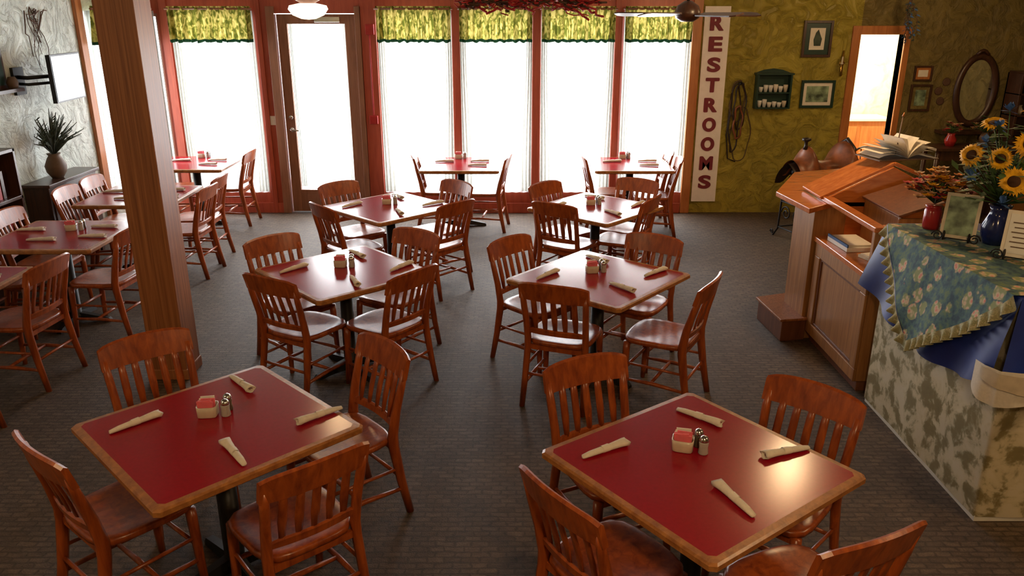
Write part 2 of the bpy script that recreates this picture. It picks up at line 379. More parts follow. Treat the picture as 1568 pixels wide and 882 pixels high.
# ---------------------------------------------------------------- table
def table_mesh(sx=.455,sy=.455):
    c=MB()
    ch=.02
    def oct_(s,t2,c2=ch): return [(-s+c2,-t2),(s-c2,-t2),(s,-t2+c2),(s,t2-c2),(s-c2,t2),(-s+c2,t2),(-s,t2-c2),(-s,-t2+c2)]
    Z=[(-.012,.712),(0,.722),(0,.742),(-.008,.749),(-.032,.7505)]
    R=[[(x,y,z) for x,y in oct_(sx+d,sy+d)] for d,z in Z]
    c.rings(R,'edge',False,caps=False)
    c.add([(x,y,.712) for x,y in oct_(sx-.012,sy-.012)],[tuple(reversed(range(8)))],'edge')
    c.add([(x,y,.7505) for x,y in oct_(sx-.032,sy-.032)],[tuple(range(8))],'laminate')
    c.lathe([(.0,.0),(.06,.0),(.06,.03),(.045,.05),(.045,.68),(.0,.68)],(0,0,.03),'black',16)
    c.box((-.22,-.03,.69),(.22,.03,.7121),'black'); c.box((-.03,-.22,.6905),(.03,.22,.7121),'black')
    for a in range(4):
        T=Matrix.Rotation(a*pi/2,4,'Z')
        c.rings([[(x,-w,z0),(x,w,z0),(x,w*.7,z1),(x,-w*.7,z1)] for x,w,z0,z1 in ((.03,.035,.02,.085),(.15,.03,.015,.06),(.27,.026,.0,.035),(.29,.02,.0,.02))],'black',False,T=T)
    return c.mesh('dining_table')
TM=table_mesh()
def napkin_mesh():
    c=MB(); R=[]; n=14
    prof=[(-.125,.006,.004),(-.122,.013,.009),(-.08,.017,.013),(-.02,.018,.015),(.03,.019,.016),(.07,.022,.018),(.10,.026,.019),(.12,.030,.017)]
    for x,w,h in prof:
        R.append([(x+.006*sin(3*2*pi*j/n)*(x>.08),w*cos(2*pi*j/n),h+h*sin(2*pi*j/n)+.0015*sin(5*2*pi*j/n)) for j in range(n)])
    for x,w,h in [(.117,.024,.013),(.09,.014,.009)]:
        R.append([(x,w*cos(2*pi*j/n),.017+h*sin(2*pi*j/n)) for j in range(n)])
    R=[list(reversed(r)) for r in R]
    T=Matrix.Diagonal((.90,.85,.85,1))@Matrix.Translation((0,0,.0016))
    c.rings(R,'napkin',T=T)
    c.rings([[(x,w*cos(2*pi*j/n),h+(h+.001)*sin(2*pi*j/n)) for j in range(n)] for x,w,h in [(-.02,.0195,.016),(.018,.0203,.017)]],'paper',caps=False,T=T)
    c.box((.06,-.006,.014),(.112,.002,.017),'chrome',T); c.box((.07,.004,.018),(.118,.012,.021),'chrome',T)
    return c.mesh('napkin_roll')
NM=napkin_mesh()
def caddy_mesh():
    c=MB()
    R=[]
    for s,z in ((.9,0),(.97,.004),(1,.03),(1.03,.052),(.93,.052),(.88,.012)):
        r=[]
        for j in range(24):
            a=2*pi*j/24;e=6;q=cos(a);w=sin(a);d=(abs(q)**e+abs(w)**e)**(1/e); r.append((.043*s*q/d,.036*s*w/d,z))
        R.append(r)
    c.rings(R,'ceramic')
    for i in range(7):
        y=-.024+i*.008; k='pink' if i<4 else 'paper'
        T=Matrix.Translation((random.uniform(-.006,.006),y,.012))@Matrix.Rotation(random.uniform(-.12,.12),4,'X')@Matrix.Rotation(random.uniform(-.1,.1),4,'Y')
        c.box((-.030,-.003,0),(.030,.003,.066+random.uniform(-.004,.006)),k,T)
    return c.mesh('sugar_caddy')
KM=caddy_mesh()
def shaker(name,k):
    c=MB(); c.lathe([(0,0),(.019,0),(.021,.004),(.018,.03),(.020,.05),(.019,.055),(0,.055)],(0,0,0),k,14)
    c.lathe([(.0,.0555),(.0195,.0555),(.020,.062),(.015,.074),(.006,.080),(0,.0805)],(0,0,0),'chrome',14); return c.mesh(name)
SM=shaker('salt_shaker','salt'); PM=shaker('pepper_shaker','pepper')
TZ=.751
def nap(x,y,a): place(NM,'napkin_roll',(x,y,TZ),a)
def condiments(x,y,a=0):
    place(KM,'sugar_caddy',(x,y,TZ),a)
    place(SM,'salt_shaker',(x+.080*cos(a),y+.080*sin(a)-.01,TZ)); place(PM,'pepper_shaker',(x+.072*cos(a),y+.072*sin(a)+.045,TZ))
def table(x,y,rot,full=True):
    place(TM,'dining_table',(x,y,0),rot)
    if full:
        j=lambda s=.3: random.uniform(-s,s)
        nap(x-.35,y+.0,.75+j()); nap(x+.02,y+.36,-.8+j()); nap(x+.39,y+.05,.7+j()); nap(x+.12,y-.26,-.95+j())
        condiments(x-.04,y+.08,j(.2))
R45=math.radians(45)
place(TM,'dining_table',(-1.28,3.07,0),R45)
def nseg(x0,y0,x1,y1): nap((x0+x1)/2,(y0+y1)/2,math.atan2(y1-y0,x1-x0))
nseg(-1.398,3.567,-1.2045,3.356); nseg(-1.718,2.98,-1.547,3.164); nseg(-.757,3.226,-.944,3.058); nseg(-1.045,2.724,-1.204,2.926)
condiments(-1.35,3.16,0.1)
chair(-1.877,3.76,.65,-.75); chair(-.658,3.68,-.75,-.65); chair(-1.82,2.71,.63,.77); chair(-.745,2.615,-.65,.76)
place(TM,'dining_table',(.747,2.77,0),math.radians(36.5))
nseg(.738,3.206,.91,3.046); nseg(.278,2.79,.4826,2.909); nseg(1.23,2.873,.993,2.79); nseg(.862,2.385,.768,2.62)
condiments(.70,2.87,-.3)
chair(.357,3.47,.42,-.9); chair(1.337,3.18,-.7,-.72); chair(.174,2.405,.82,.57); chair(1.156,2.16,-.4,.92)
table(.59,5.13,math.radians(50)); chair(-.01,5.62,.7,-.65); chair(1.05,5.69,-.55,-.83); chair(.256,4.61,.35,.93); chair(1.23,4.72,-.87,.5)
table(-1.165,5.26,math.radians(42)); chair(-1.765,5.66,.7,-.7); chair(-.733,5.84,-.55,-.83); chair(-1.527,4.77,.5,.86); chair(-.65,4.9,-.8,.6)
table(-1.125,7.18,R45); chair(-1.677,7.62,.7,-.7); chair(-.548,7.68,-.7,-.7); chair(-1.627,6.72,.75,.65); chair(-.498,6.84,-.75,.65)
table(.77,7.15,math.radians(48)); chair(.329,7.62,.7,-.7); chair(1.238,7.78,-.55,-.83); chair(.375,6.79,.55,.83); chair(1.243,7.02,-.85,.5)
def table4(x,y):
    place(TM,'dining_table',(x,y,0),0); condiments(x-.05,y+.34,0); nap(x-.2,y+.1,.1); nap(x+.22,y+.12,.0); nap(x+.2,y-.15,-.1)
table4(-.6,9.33); chair(-1.12,9.28,1,.05); chair(-.06,9.2,-1,.12)
table4(1.39,9.33); chair(.84,9.2,1,.05); chair(1.88,9.0,-1,.1); chair(1.86,9.5,-1,0)
table4(-3.75,9.4); chair(-3.14,9.5,-1,.0); chair(-4.28,9.5,1,0)
def table_l(x,y):
    place(TM,'dining_table',(x,y,0),0); condiments(x+.02,y+.12,.2); nap(x-.3,y+.1,.1); nap(x+.25,y+.2,-.1); nap(x-.05,y-.2,.05); nap(x+.3,y-.1,.0)
table_l(-3.63,7.65); chair(-4.22,7.42,1,0); chair(-4.22,7.92,1,0); chair(-2.92,7.5,-1,.05); chair(-2.98,8.0,-1,0)
table_l(-3.63,6.2); chair(-4.22,6.5,1,0); chair(-4.22,6.0,1,0); chair(-2.97,6.0,-1,.1)
table_l(-3.81,4.9); chair(-3.13,5.1,-1,.1); chair(-3.2,4.2,-1,.2)

# ---------------------------------------------------------------- RESTROOMS sign
mb=MB(); mb.box((2.285,YB-.03,.15),(2.59,YB-.005,2.50),'signwhite')
for i,chh in enumerate("RESTROOMS"):
    cu=bpy.data.curves.new('t','FONT'); cu.body=chh; cu.size=.20; cu.extrude=.004; cu.offset=.0055; cu.align_x='CENTER'; cu.align_y='CENTER'
    to=bpy.data.objects.new('t',cu); S.collection.objects.link(to)
    bpy.context.view_layer.update()
    me=bpy.data.meshes.new_from_object(to.evaluated_get(bpy.context.evaluated_depsgraph_get()))
    xs=[v.co.x for v in me.vertices]; ys=[v.co.y for v in me.vertices]
    mx_,my_=(min(xs)+max(xs))/2,(min(ys)+max(ys))/2; sx_=.175/(max(xs)-min(xs)) if chh!='S' else .165/(max(xs)-min(xs)); sy_=.165/(max(ys)-min(ys))
    for q,(ox,oy) in enumerate(((-.007,0),(.007,0),(0,.004),(0,-.004))):
        T=Matrix.Translation((2.437+ox,YB-.034-.0004*q,2.31-i*.2385+oy))@Matrix.Rotation(pi/2,4,'X')@Matrix.Diagonal((sx_*.88,sy_,1,1))@Matrix.Translation((-mx_,-my_,0))
        mb.add([v.co for v in me.vertices],[tuple(p.vertices) for p in me.polygons],'signred',False,T)
    bpy.data.meshes.remove(me); bpy.data.objects.remove(to)
mb.obj('restrooms_sign')

# ---------------------------------------------------------------- wall items back right
def frame(x0,x1,z0,z1,fk,mk_,pk,fw=.03,mat_w=.05,y=YB):
    mb=MB()
    mb.box((x0,y-.03,z0),(x0+fw,y-.002,z1),fk); mb.box((x1-fw,y-.03,z0),(x1,y-.002,z1),fk)
    mb.box((x0+fw,y-.03,z0),(x1-fw,y-.002,z0+fw),fk); mb.box((x0+fw,y-.03,z1-fw),(x1-fw,y-.002,z1),fk)
    mb.box((x0+fw,y-.012,z0+fw),(x1-fw,y-.002,z1-fw),mk_)
    q=fw+mat_w; mb.box((x0+q,y-.016,z0+q),(x1-q,y-.012,z1-q),pk)
    return mb
mb=frame(3.48,3.83,1.92,2.34,'darkwood','dgreen','paper',.03,.055)
mb.prism([(3.62,2.05),(3.70,2.05),(3.71,2.13),(3.68,2.19),(3.66,2.24),(3.63,2.20),(3.61,2.12)],0,.003,'leafdark',T=Matrix.Translation((0,YB-.017,0))@Matrix.Rotation(pi/2,4,'X'))
mb.obj('framed_picture',bevel=.003)
frame(3.53,3.94,1.32,1.65,'dgreen','paper','green_print',.03,.04).obj('framed_picture',bevel=.003)
frame(4.88,5.10,1.64,1.82,'darkwood','tanwood','paper',.02,.03).obj('framed_picture',bevel=.003)
frame(4.87,5.13,1.28,1.60,'darkwood','olive','green_print',.025,.04).obj('framed_picture',bevel=.003)
mb=MB(); x0,x1,z0,z1=2.96,3.38,1.32,1.72; y=YB
mb.box((x0,y-.02,z0),(x1,y-.002,z1),'dgreen'); mb.box((x0,y-.12,z0),(x0+.02,y-.02,z1),'dgreen'); mb.box((x1-.02,y-.12,z0),(x1,y-.02,z1),'dgreen')
for z in (z0,z0+.18): mb.box((x0+.02,y-.12,z),(x1-.02,y-.02,z+.015),'dgreen')
mb.box((x0-.015,y-.13,z1),(x1+.015,y-.002,z1+.02),'dgreen')
mb.prism([(x0,0),(x1,0),(x1-.1,.035),((x0+x1)/2,.05),(x0+.1,.035)],0,.02,'dgreen',T=Matrix.Translation((0,y-.005,z1+.02))@Matrix.Rotation(pi/2,4,'X'))
for i in range(6):
    for z in (z0+.015,z0+.195):
        h=random.uniform(.8,1.35)
        mb.lathe([(0,0),(.018,0),(.028,.05*h),(.029,.07*h),(.022,.07*h),(.0,.01)],(x0+.06+i*.06,y-.07,z+.001),random.choice(['white','ceramic','paper','white']) ,12)
mb.obj('cup_display_shelf')
mb=MB(); mb.lathe([(0,0),(.035,0),(.03,.012),(0,.015)],(0,0,0),'brass',14,T=Matrix.Translation((3.99,YB-.001,1.85))@Matrix.Rotation(pi/2,4,'X'))
mb.tube([(3.99,YB-.015,1.85),(3.97,YB-.07,1.80),(3.95,YB-.09,1.76),(3.96,YB-.09,1.84)],.008,'brass'); mb.tube([(3.99,YB-.025,1.7),(3.985,YB-.025,1.85),(3.99,YB-.025,2.0)],[.012,.02,.006],'brass')
mb.lathe([(.008,0),(.022,.01),(.01,.015),(.01,.09),(0,.09)],(3.96,YB-.09,1.84),'ceramic',10); mb.obj('candle_sconce')
mb=MB()
def loop(cx,cz,rx,rz,y,r,k='rope',ph=0,n=28):
    mb.tube([(cx+rx*cos(2*pi*j/n)+.01*sin(5*2*pi*j/n+ph),y+.008*sin(3*2*pi*j/n+ph),cz+rz*sin(2*pi*j/n)) for j in range(n)],r,k,6,closed=True)
loop(2.76,1.40,.085,.25,YB-.04,.010); loop(2.79,1.34,.07,.28,YB-.06,.009,'leather2'); loop(2.74,1.2,.06,.42,YB-.05,.009,'leather2'); loop(2.83,1.0,.12,.33,YB-.04,.007,'rope',1)
loop(2.78,1.15,.05,.2,YB-.07,.012,'leather'); mb.tube([(2.68,YB-.04,1.5),(2.66,YB-.04,1.0),(2.70,YB-.04,.70),(2.80,YB-.04,.66)],.008,'leather2')
mb.lathe([(0,0),(.012,0),(.012,.08),(.02,.085),(0,.09)],(0,0,0),'iron',8,T=Matrix.Translation((2.77,YB-.001,1.62))@Matrix.Rotation(pi/2,4,'X'))
mb.obj('horse_bridle')
mb=MB(); cx,cz=5.66,1.53
def oval(a,b_,n=36,y=0): return [(cx+a*cos(2*pi*j/n),y,cz+b_*sin(2*pi*j/n)) for j in range(n)]
mb.rings([oval(.26,.43,y=YB-.002),oval(.275,.445,y=YB-.03),oval(.24,.41,y=YB-.05),oval(.195,.365,y=YB-.04),oval(.19,.36,y=YB-.02)],'darkwood',caps=False)
mb.add([(x,YB-.024-.02*(z-cz),z) for x,y,z in oval(.19,.36)],[tuple(reversed(range(36)))],'mirror')
mb.tube([(cx-.07,YB-.04,cz+.42),(cx-.03,YB-.04,cz+.46),(cx,YB-.04,cz+.47),(cx+.03,YB-.04,cz+.46),(cx+.07,YB-.04,cz+.42)],.02,'darkwood')
mb.obj('oval_mirror')
mb=MB(); mb.box((5.25,YB-.2,1.02),(5.93,YB-.002,1.06),'darkwood'); mb.box((5.4,YB-.15,.93),(5.43,YB-.002,1.02),'darkwood'); mb.box((5.8,YB-.15,.93),(5.83,YB-.002,1.02),'darkwood'); mb.obj('mirror_shelf',bevel=.004)
for (x,z) in ((5.3,1.63),(5.22,1.52),(5.26,1.40)):
    mb=MB(); mb.lathe([(0,0),(.05,0),(.045,.012),(.03,.008),(0,.010)],(0,0,0),'twig',16,T=Matrix.Translation((x,YB-.001,z))@Matrix.Rotation(pi/2,4,'X')); mb.obj('decorative_plate')
mb=MB(); x0,x1=6.0,6.45; mb.box((x0,9.45,0),(x1,9.95,.95),'darkwood'); mb.box((x0-.03,9.42,.95),(x1+.03,9.95,.99),'darkwood')
mb.box((x0,9.65,.99),(x0+.03,9.95,1.75),'darkwood'); mb.box((x1-.03,9.65,.99),(x1,9.95,1.75),'darkwood'); mb.box((x0,9.92,.99),(x1,9.95,1.75),'darkwood')
for z in (1.25,1.5,1.75): mb.box((x0,9.65,z),(x1,9.93,z+.02),'darkwood')
mb.box((x0+.03,9.435,.1),(x1-.03,9.45,.85),'oak'); mb.obj('wooden_hutch',bevel=.004)
for i,(x,z) in enumerate(((6.1,1.271),(6.25,1.271),(6.15,1.521),(6.3,1.521),(6.2,1.771))):
    mb=MB(); mb.lathe([(0,0),(.03,0),(.045,.05),(.02,.09),(.025,.11),(0,.11)],(x,9.75,z),['ceramic','redglass','clay','white','brass'][i],14); mb.obj('decorative_jar')
mb=MB(); mb.box((4.95,9.3,.90),(5.85,9.7,.93),'darkwood'); 
for x in (5.0,5.8):
    for yy in (9.35,9.65): mb.loft([(x,yy,0,.02,.02),(x,yy,.9,.028,.028)],'darkwood')
mb.box((5.0,9.35,.78),(5.8,9.37,.9),'darkwood'); mb.obj('console_table')
def bouquet(mb,c,r,n,kinds,size):
    for i in range(n):
        a=random.uniform(0,2*pi); p=random.uniform(.1,1.4); d=Vector((cos(a)*sin(p),sin(a)*sin(p),cos(p)*1.0+.1))*r*random.uniform(.6,1)
        q=Vector(c)+d; k=random.choice(kinds)
        mb.tube([c,tuple(Vector(c)+d*.5+Vector((0,0,.02))),tuple(q)],.0025,'leaf',4)
        for s in range(6):
            b=2*pi*s/6; o=Vector((cos(b),sin(b),.4))*size
            side=Vector((-sin(b),cos(b),0))*size*.45
            mb.add([tuple(q),tuple(q+o*.6+side),tuple(q+o),tuple(q+o*.6-side)],[(0,1,2,3)],k,False)
        mb.lathe([(0,-size*.2),(size*.3,0),(0,size*.3)],tuple(q),'seed' if k!='pinkfl' else 'orangefl',6)
mb=MB(); mb.lathe([(0,0),(.05,0),(.07,.07),(.04,.13),(.045,.15),(0,.15)],(5.2,9.5,.931),'redglass'); bouquet(mb,(5.2,9.5,1.07),.14,30,['garland','pinkfl','leaf'],.03); mb.obj('flower_arrangement')
mb=MB(); mb.lathe([(0,0),(.05,0),(.06,.10),(.03,.16),(0,.16)],(5.6,9.5,.931),'clay'); bouquet(mb,(5.6,9.5,1.08),.18,34,['leafdark','leaf','pinkfl'],.035); mb.obj('flower_arrangement')
mb=MB()
for i in range(7):
    p=[(4.52,9.6,2.88)]; x,y,z=4.52,9.6,2.6
    for s in range(7):
        x+=random.uniform(-.03,.05); z-=random.uniform(.04,.085); y+=random.uniform(-.02,.02); p.append((x,y,z))
        for q in range(2):
            b=random.uniform(0,6.28); w=.025
            mb.add([(x,y,z),(x+w*cos(b)+.01,y+w*sin(b),z-.01),(x+2*w*cos(b),y+2*w*sin(b),z-.03),(x+w*cos(b)-.01,y+w*sin(b)+.01,z-.02)],[(0,1,2,3)],random.choice(['leafdark','bluefl','leafdark']))
    mb.tube(p,.004,'twig',5)
mb.obj('hanging_ivy')
# ---------------------------------------------------------------- windsor chair
mb=MB(); k='darkwood'
mb.lathe([(0,.43),(.2,.43),(.215,.445),(.2,.46),(0,.452)],(0,0,0),k,24)
for a in (pi/4,3*pi/4,5*pi/4,7*pi/4): mb.tube([(.14*cos(a),.14*sin(a),.43),(.2*cos(a),.2*sin(a),.2),(.22*cos(a),.22*sin(a),0)],[.014,.018,.011],k)
arc=[(.24*cos(pi*j/16),-.12-.09*sin(pi*j/16),.45+.47*sin(pi*j/16)**.7) for j in range(17)]
mb.tube(arc,.012,k)
for i in range(7):
    u=-.75+i*.25; th=math.acos(u); mb.tube([(u*.2,-.15,.455),(.24*u,-.12-.09*sin(th),.45+.47*sin(th)**.7)],.006,k,6)
mb.tube([(-.26,.1,.66),(-.25,-.1,.67),(0,-.215,.68),(.25,-.1,.67),(.26,.1,.66)],.013,k)
for s in (-1,1): mb.tube([(s*.18,.08,.45),(s*.255,.08,.66)],.01,k)
mb.obj('windsor_chair',(4.15,9.3,0),math.radians(160))
# ---------------------------------------------------------------- saddle on wrought iron stand
mb=MB()
def spiral(cx,cy_,cz,r0,turns,d=1,n=26): return [(cx,cy_+d*r0*(1-j/n*.8)*cos(turns*2*pi*j/n),cz+r0*(1-j/n*.8)*sin(turns*2*pi*j/n)) for j in range(n+1)]
for x in (-.33,.33):
    for s in (-1,1):
        mb.tube([(x,s*.30,0),(x,s*.22,.10),(x,s*.20,.5),(x,s*.10,.72),(x,0,.78)],.011,'iron',6)
        mb.tube(spiral(x,s*.09,.56,.075,1.5,s),.008,'iron',6); mb.tube(spiral(x,s*.10,.30,.085,1.5,s),.008,'iron',6); mb.tube(spiral(x,s*.325,.036,.03,1.2,s),.008,'iron',6)
    mb.tube([(x,-.21,.42),(x,.21,.42)],.009,'iron',6); mb.tube([(x,-.225,.12),(x,.225,.12)],.009,'iron',6)
for s in (-1,1):
    for z in (.12,.42): mb.tube([(-.33,s*(.225 if z<.2 else .205),z),(.33,s*(.225 if z<.2 else .205),z)],.009,'iron',6)
mb.tube([(-.38,0,.79),(.38,0,.79)],.022,'iron',8)
mb.obj('saddle_stand',(3.42,8.72,0),.3)
mb=MB()
def sad(u,v):
    x=-.40+.80*u; a=(v-.5)*2
    z=.0+.15*math.exp(-((x+.22)/.07)**2)+.18*math.exp(-((x-.25)/.08)**2)-.02*math.exp(-(x/.15)**2)
    w=.17+.05*math.exp(-((x-.2)/.15)**2); drop=.20+.06*sin(u*pi)
    return (x,w*sin(a*pi/2)*(1+.1*abs(a)),z-drop*abs(a)**1.7)
mb.grid(sad,34,24,'leather')
mb.grid(lambda u,v:(lambda p:(p[0]*1.12,p[1]*1.1,p[2]*.75-.035-.10*abs(v-.5)*2))(sad(u,v)),24,20,'leather2')
mb.lathe([(.03,0),(.018,.04),(.018,.08),(.05,.10),(.045,.12),(0,.128)],(-.25,0,.11),'leather2',14)
mb.tube([(.24,.19,-.03),(.275,.13,.11),(.285,0,.195),(.275,-.13,.11),(.24,-.19,-.03)],.024,'leather2')
for s in (-1,1):
    mb.grid(lambda u,v:(-.11+.20*u+.03*v,s*(.20+.05*sin(v*pi)),-.05-.36*v),6,8,'leather')
    n=16; mb.tube([(.0+.065*cos(2*pi*j/n),s*.23,-.47+.075*sin(2*pi*j/n)) for j in range(n)],.012,'leather2',6,closed=True)
mb.obj('horse_saddle',(3.42,8.72,.92),.3)

# ---------------------------------------------------------------- hostess stand
mb=MB()
mb.box((2.32,4.88,.08),(3.1,5.80,.80),'oak'); mb.box((2.34,4.90,0),(3.08,5.80,.08),'tile')
mb.box((2.29,4.86,.80),(3.12,5.84,.84),'counter')
mb.box((2.300,4.88,.08),(2.32,5.80,.17),'oak'); mb.box((2.300,4.88,.70),(2.32,5.80,.80),'oak')
for a,b_ in ((4.88,4.97),(5.70,5.80)): mb.box((2.300,a,.17),(2.32,b_,.70),'oak')
for (a,b_) in (((2.31,4.97,.17),(2.322,4.99,.70)),((2.31,5.68,.17),(2.322,5.70,.70)),((2.31,4.99,.17),(2.322,5.68,.19)),((2.31,4.99,.68),(2.322,5.68,.70))): mb.box(a,b_,'tile')
mb.prism([(2.09,6.20),(2.15,5.62),(2.42,5.84),(3.35,5.84),(3.35,7.3),(2.5,7.0)],1.06,1.10,'counter')
mb.prism([(2.24,6.16),(2.27,5.82),(3.25,5.90),(3.25,7.1),(2.58,6.85)],.0,1.06,'oak')
mb.prism([(2.06,6.25),(2.10,5.76),(2.30,5.80),(2.30,6.35)],0,.17,'tile')
mb.prism([(2.04,6.27),(2.08,5.74),(2.32,5.78),(2.32,6.37)],.17,.19,'post')
def side_panel(y,th=.025):
    poly=[(2.36,.84),(2.36,1.13),(2.82,1.36),(3.1,1.22),(3.1,.84)]
    n=len(poly); vs=[(x,y,z) for x,z in poly]+[(x,y+th,z) for x,z in poly]
    mb.add(vs,[tuple(range(n)),tuple(reversed(range(n,2*n)))]+[(i,i+n,(i+1)%n+n,(i+1)%n) for i in range(n)],'counter')
side_panel(5.84)
mb.box((2.33,4.95,1.10),(2.41,5.98,1.135),'counter'); mb.box((2.345,4.97,.84),(2.385,5.01,1.10),'oak')
mb.box((2.41,4.95,1.10),(3.1,5.03,1.135),'counter')
def slab(p0,p1,y0,y1,th,k):
    d=Vector((p1[0]-p0[0],0,p1[1]-p0[1])).normalized(); nrm=Vector((-d.z,0,d.x))*th
    vs=[(p0[0],y0,p0[1]),(p1[0],y0,p1[1]),(p1[0],y1,p1[1]),(p0[0],y1,p0[1])]
    vs+= [tuple(Vector(v)+nrm) for v in vs]
    mb.add(vs,[(3,2,1,0),(4,5,6,7),(0,1,5,4),(1,2,6,5),(2,3,7,6),(3,0,4,7)],k)
slab((2.32,1.11),(2.84,1.37),5.86,6.25,.025,'counter'); slab((2.83,1.37),(3.25,1.2),5.86,6.25,.025,'counter')
slab((2.60,1.135),(3.1,1.30),5.2,5.80,.02,'tile')
mb.box((2.60,5.2,.84),(3.1,5.22,1.13),'oak'); mb.box((2.62,5.22,.84),(2.64,5.8,1.13),'oak')
mb.obj('hostess_stand',bevel=.005)
mb=MB(); mb.box((-.11,-.16,0),(.11,.16,.03),'white'); mb.box((-.09,-.14,.03),(.09,.14,.045),'paper'); mb.box((-.11,-.16,.03),(-.10,.16,.05),'bluefl'); mb.obj('menu_tray',(2.46,5.55,.842),.05)
mb=MB(); mb.box((-.07,-.10,0),(.07,.10,.02),'ceramic'); mb.box((-.06,-.09,.02),(.06,.09,.028),'paper'); mb.obj('guest_check_pad',(2.49,5.2,.842),.3)
mb=MB()
for i in range(13):
    a=-1.42+i*2.84/12; r=.25*random.uniform(.82,1.05); yo=random.uniform(-.02,.02); bend=.35*(1 if a>0 else -1)
    def pg(u,v,a=a,r=r,yo=yo,bend=bend):
        aa=a*(.55+.45*u)+bend*.3*u*u; return (sin(aa)*r*u,(v-.5)*.26+yo*u,cos(aa)*r*.62*u+.004)
    mb.grid(pg,6,1,'paper' if i%2 else 'napkin')
mb.box((-.25,-.15,-.008),(0,.15,-.001),'clay'); mb.box((0,-.15,-.008),(.25,.15,-.001),'clay')
mb.tube([(-.05,-.05,.02),(-.02,-.03,.30)],.005,'clay',5); mb.tube([(-.02,-.03,.30),(-.015,-.03,.33)],[.010,.003],'tanwood',5)
mb.obj('open_book',(2.93,6.06,1.405),.2)

# ---------------------------------------------------------------- cloth-covered table
X0,X1,Y0,Y1,ZT2=2.34,3.35,3.43,4.76,1.20
mb=MB()
def per(s):
    L=[(X0,Y1),(X0,Y0),(X1,Y0),(X1,Y1),(X0,Y1)]
    d=[Y1-Y0,X1-X0,Y1-Y0,X1-X0]; t_=s*sum(d)
    for i in range(4):
        if t_<=d[i]+1e-9:
            f=t_/d[i]; nx,ny=[(-1,0),(0,-1),(1,0),(0,1)][i]
            return L[i][0]+(L[i+1][0]-L[i][0])*f, L[i][1]+(L[i+1][1]-L[i][1])*f, nx,ny
        t_-=d[i]
def skirt(u,v):
    x,y,nx,ny=per(u); w=.003*sin(u*60)*v*v
    return (x+nx*w,y+ny*w,ZT2-.01-(ZT2-.035)*v)
mb.grid(skirt,234,8,'damask')
mb.box((X0+.01,Y0+.01,ZT2-.03),(X1-.01,Y1-.01,ZT2),'damask')
mb.box((X0+.004,Y0+.004,0),(X1-.004,Y1-.004,.03),'white')
mb.obj('skirted_display_table')
mb=MB()
def blueleft(u,v):
    y=Y1+.02-(Y1-Y0+.04)*u
    t_=u*6; i=min(5,int(t_)); H=[.40,.45,.50,.53,.53,.50,.42]; h=H[i]+(H[i+1]-H[i])*(t_-i)
    out=.015+.095*v*(1-.3*u)+.026*sin(u*20+v*2)*v
    return (X0-out,y+.03*v*(1-u),ZT2+.008-h*v)
mb.grid(blueleft,90,14,'satin')
mb.grid(lambda u,v:(X0-.015+(X1-X0+.015)*v,Y1+.02-(Y1-Y0+.04)*u,ZT2+.008),10,10,'satin')
def bluefront(u,v):
    h=.42-.12*u+.06*sin(u*3)
    return (X0-.015+(X1-X0+.03)*u-.10*v*.7*(1-u)**6,Y0-.02-.07*v-.02*sin(u*30)*v,ZT2+.008-h*v)
mb.grid(bluefront,60,10,'satin')
mb.obj('blue_satin_tablecloth')
mb=MB()
def qprof(s):
    if s<.5: return .50*(s/.5)**.9
    return .50*((1-s)/.5)**.8
YQ0,YQ1=4.74,3.44
def qleft(u,v):
    h=qprof(u)*v; y=YQ0+(YQ1-YQ0)*u
    zz=ZT2+.016-h; k=h/.5
    return (X0-.036-.125*k-.012*sin(u*22)*k,y,zz)
mb.grid(qleft,60,16,'quilt')
mb.grid(lambda u,v:(X0-.036+(.75*(1-abs(2*u-1)*.5))*v,YQ0+(YQ1-YQ0)*u,ZT2+.016),30,6,'quilt')
def ruf(u,v):
    x,y,z=qleft(u,1); s=-1 if u<.5 else 1
    o=.065*v
    return (x-.004-.020*sin(u*150)*v-.01*v,y-s*o*.55,z-o*.8)
mb.grid(ruf,260,3,'ruffle')
mb.obj('floral_quilt')
mb=MB()
pathc=[(X0-.112,3.50),(X0-.114,3.42),(X0-.09,3.335),(X0-.02,3.30),(X0+.10,3.28),(X0+.26,3.28)]
def pc(u):
    t_=u*5; i=min(4,int(t_)); f=t_-i; return (pathc[i][0]*(1-f)+pathc[i+1][0]*f, pathc[i][1]*(1-f)+pathc[i+1][1]*f)
mb.grid(lambda u,v:(pc(u)[0]-.012*sin(u*14)*v,pc(u)[1]-.012*sin(u*11)*v,.87+.03*u-(.13+.06*sin(min(1,u*1.3)*pi)**.7)*v),40,8,'napkin')
mb.grid(lambda u,v:(pc(.15+u*.8)[0]-.02-.01*sin(u*9)*v,pc(.15+u*.8)[1]-.022,.878-(.05+.07*u)*v),30,6,'ceramic')
mb.obj('folded_napkin_cloth')
ZV=ZT2+.0175
mb=MB(); mb.lathe([(0,0),(.055,0),(.075,.05),(.08,.10),(.055,.16),(.045,.19),(.06,.22),(.05,.22),(.035,.19),(0,.18)],(2.70,4.30,ZV),'bluevase',24); mb.obj('cobalt_vase')
mb=MB()
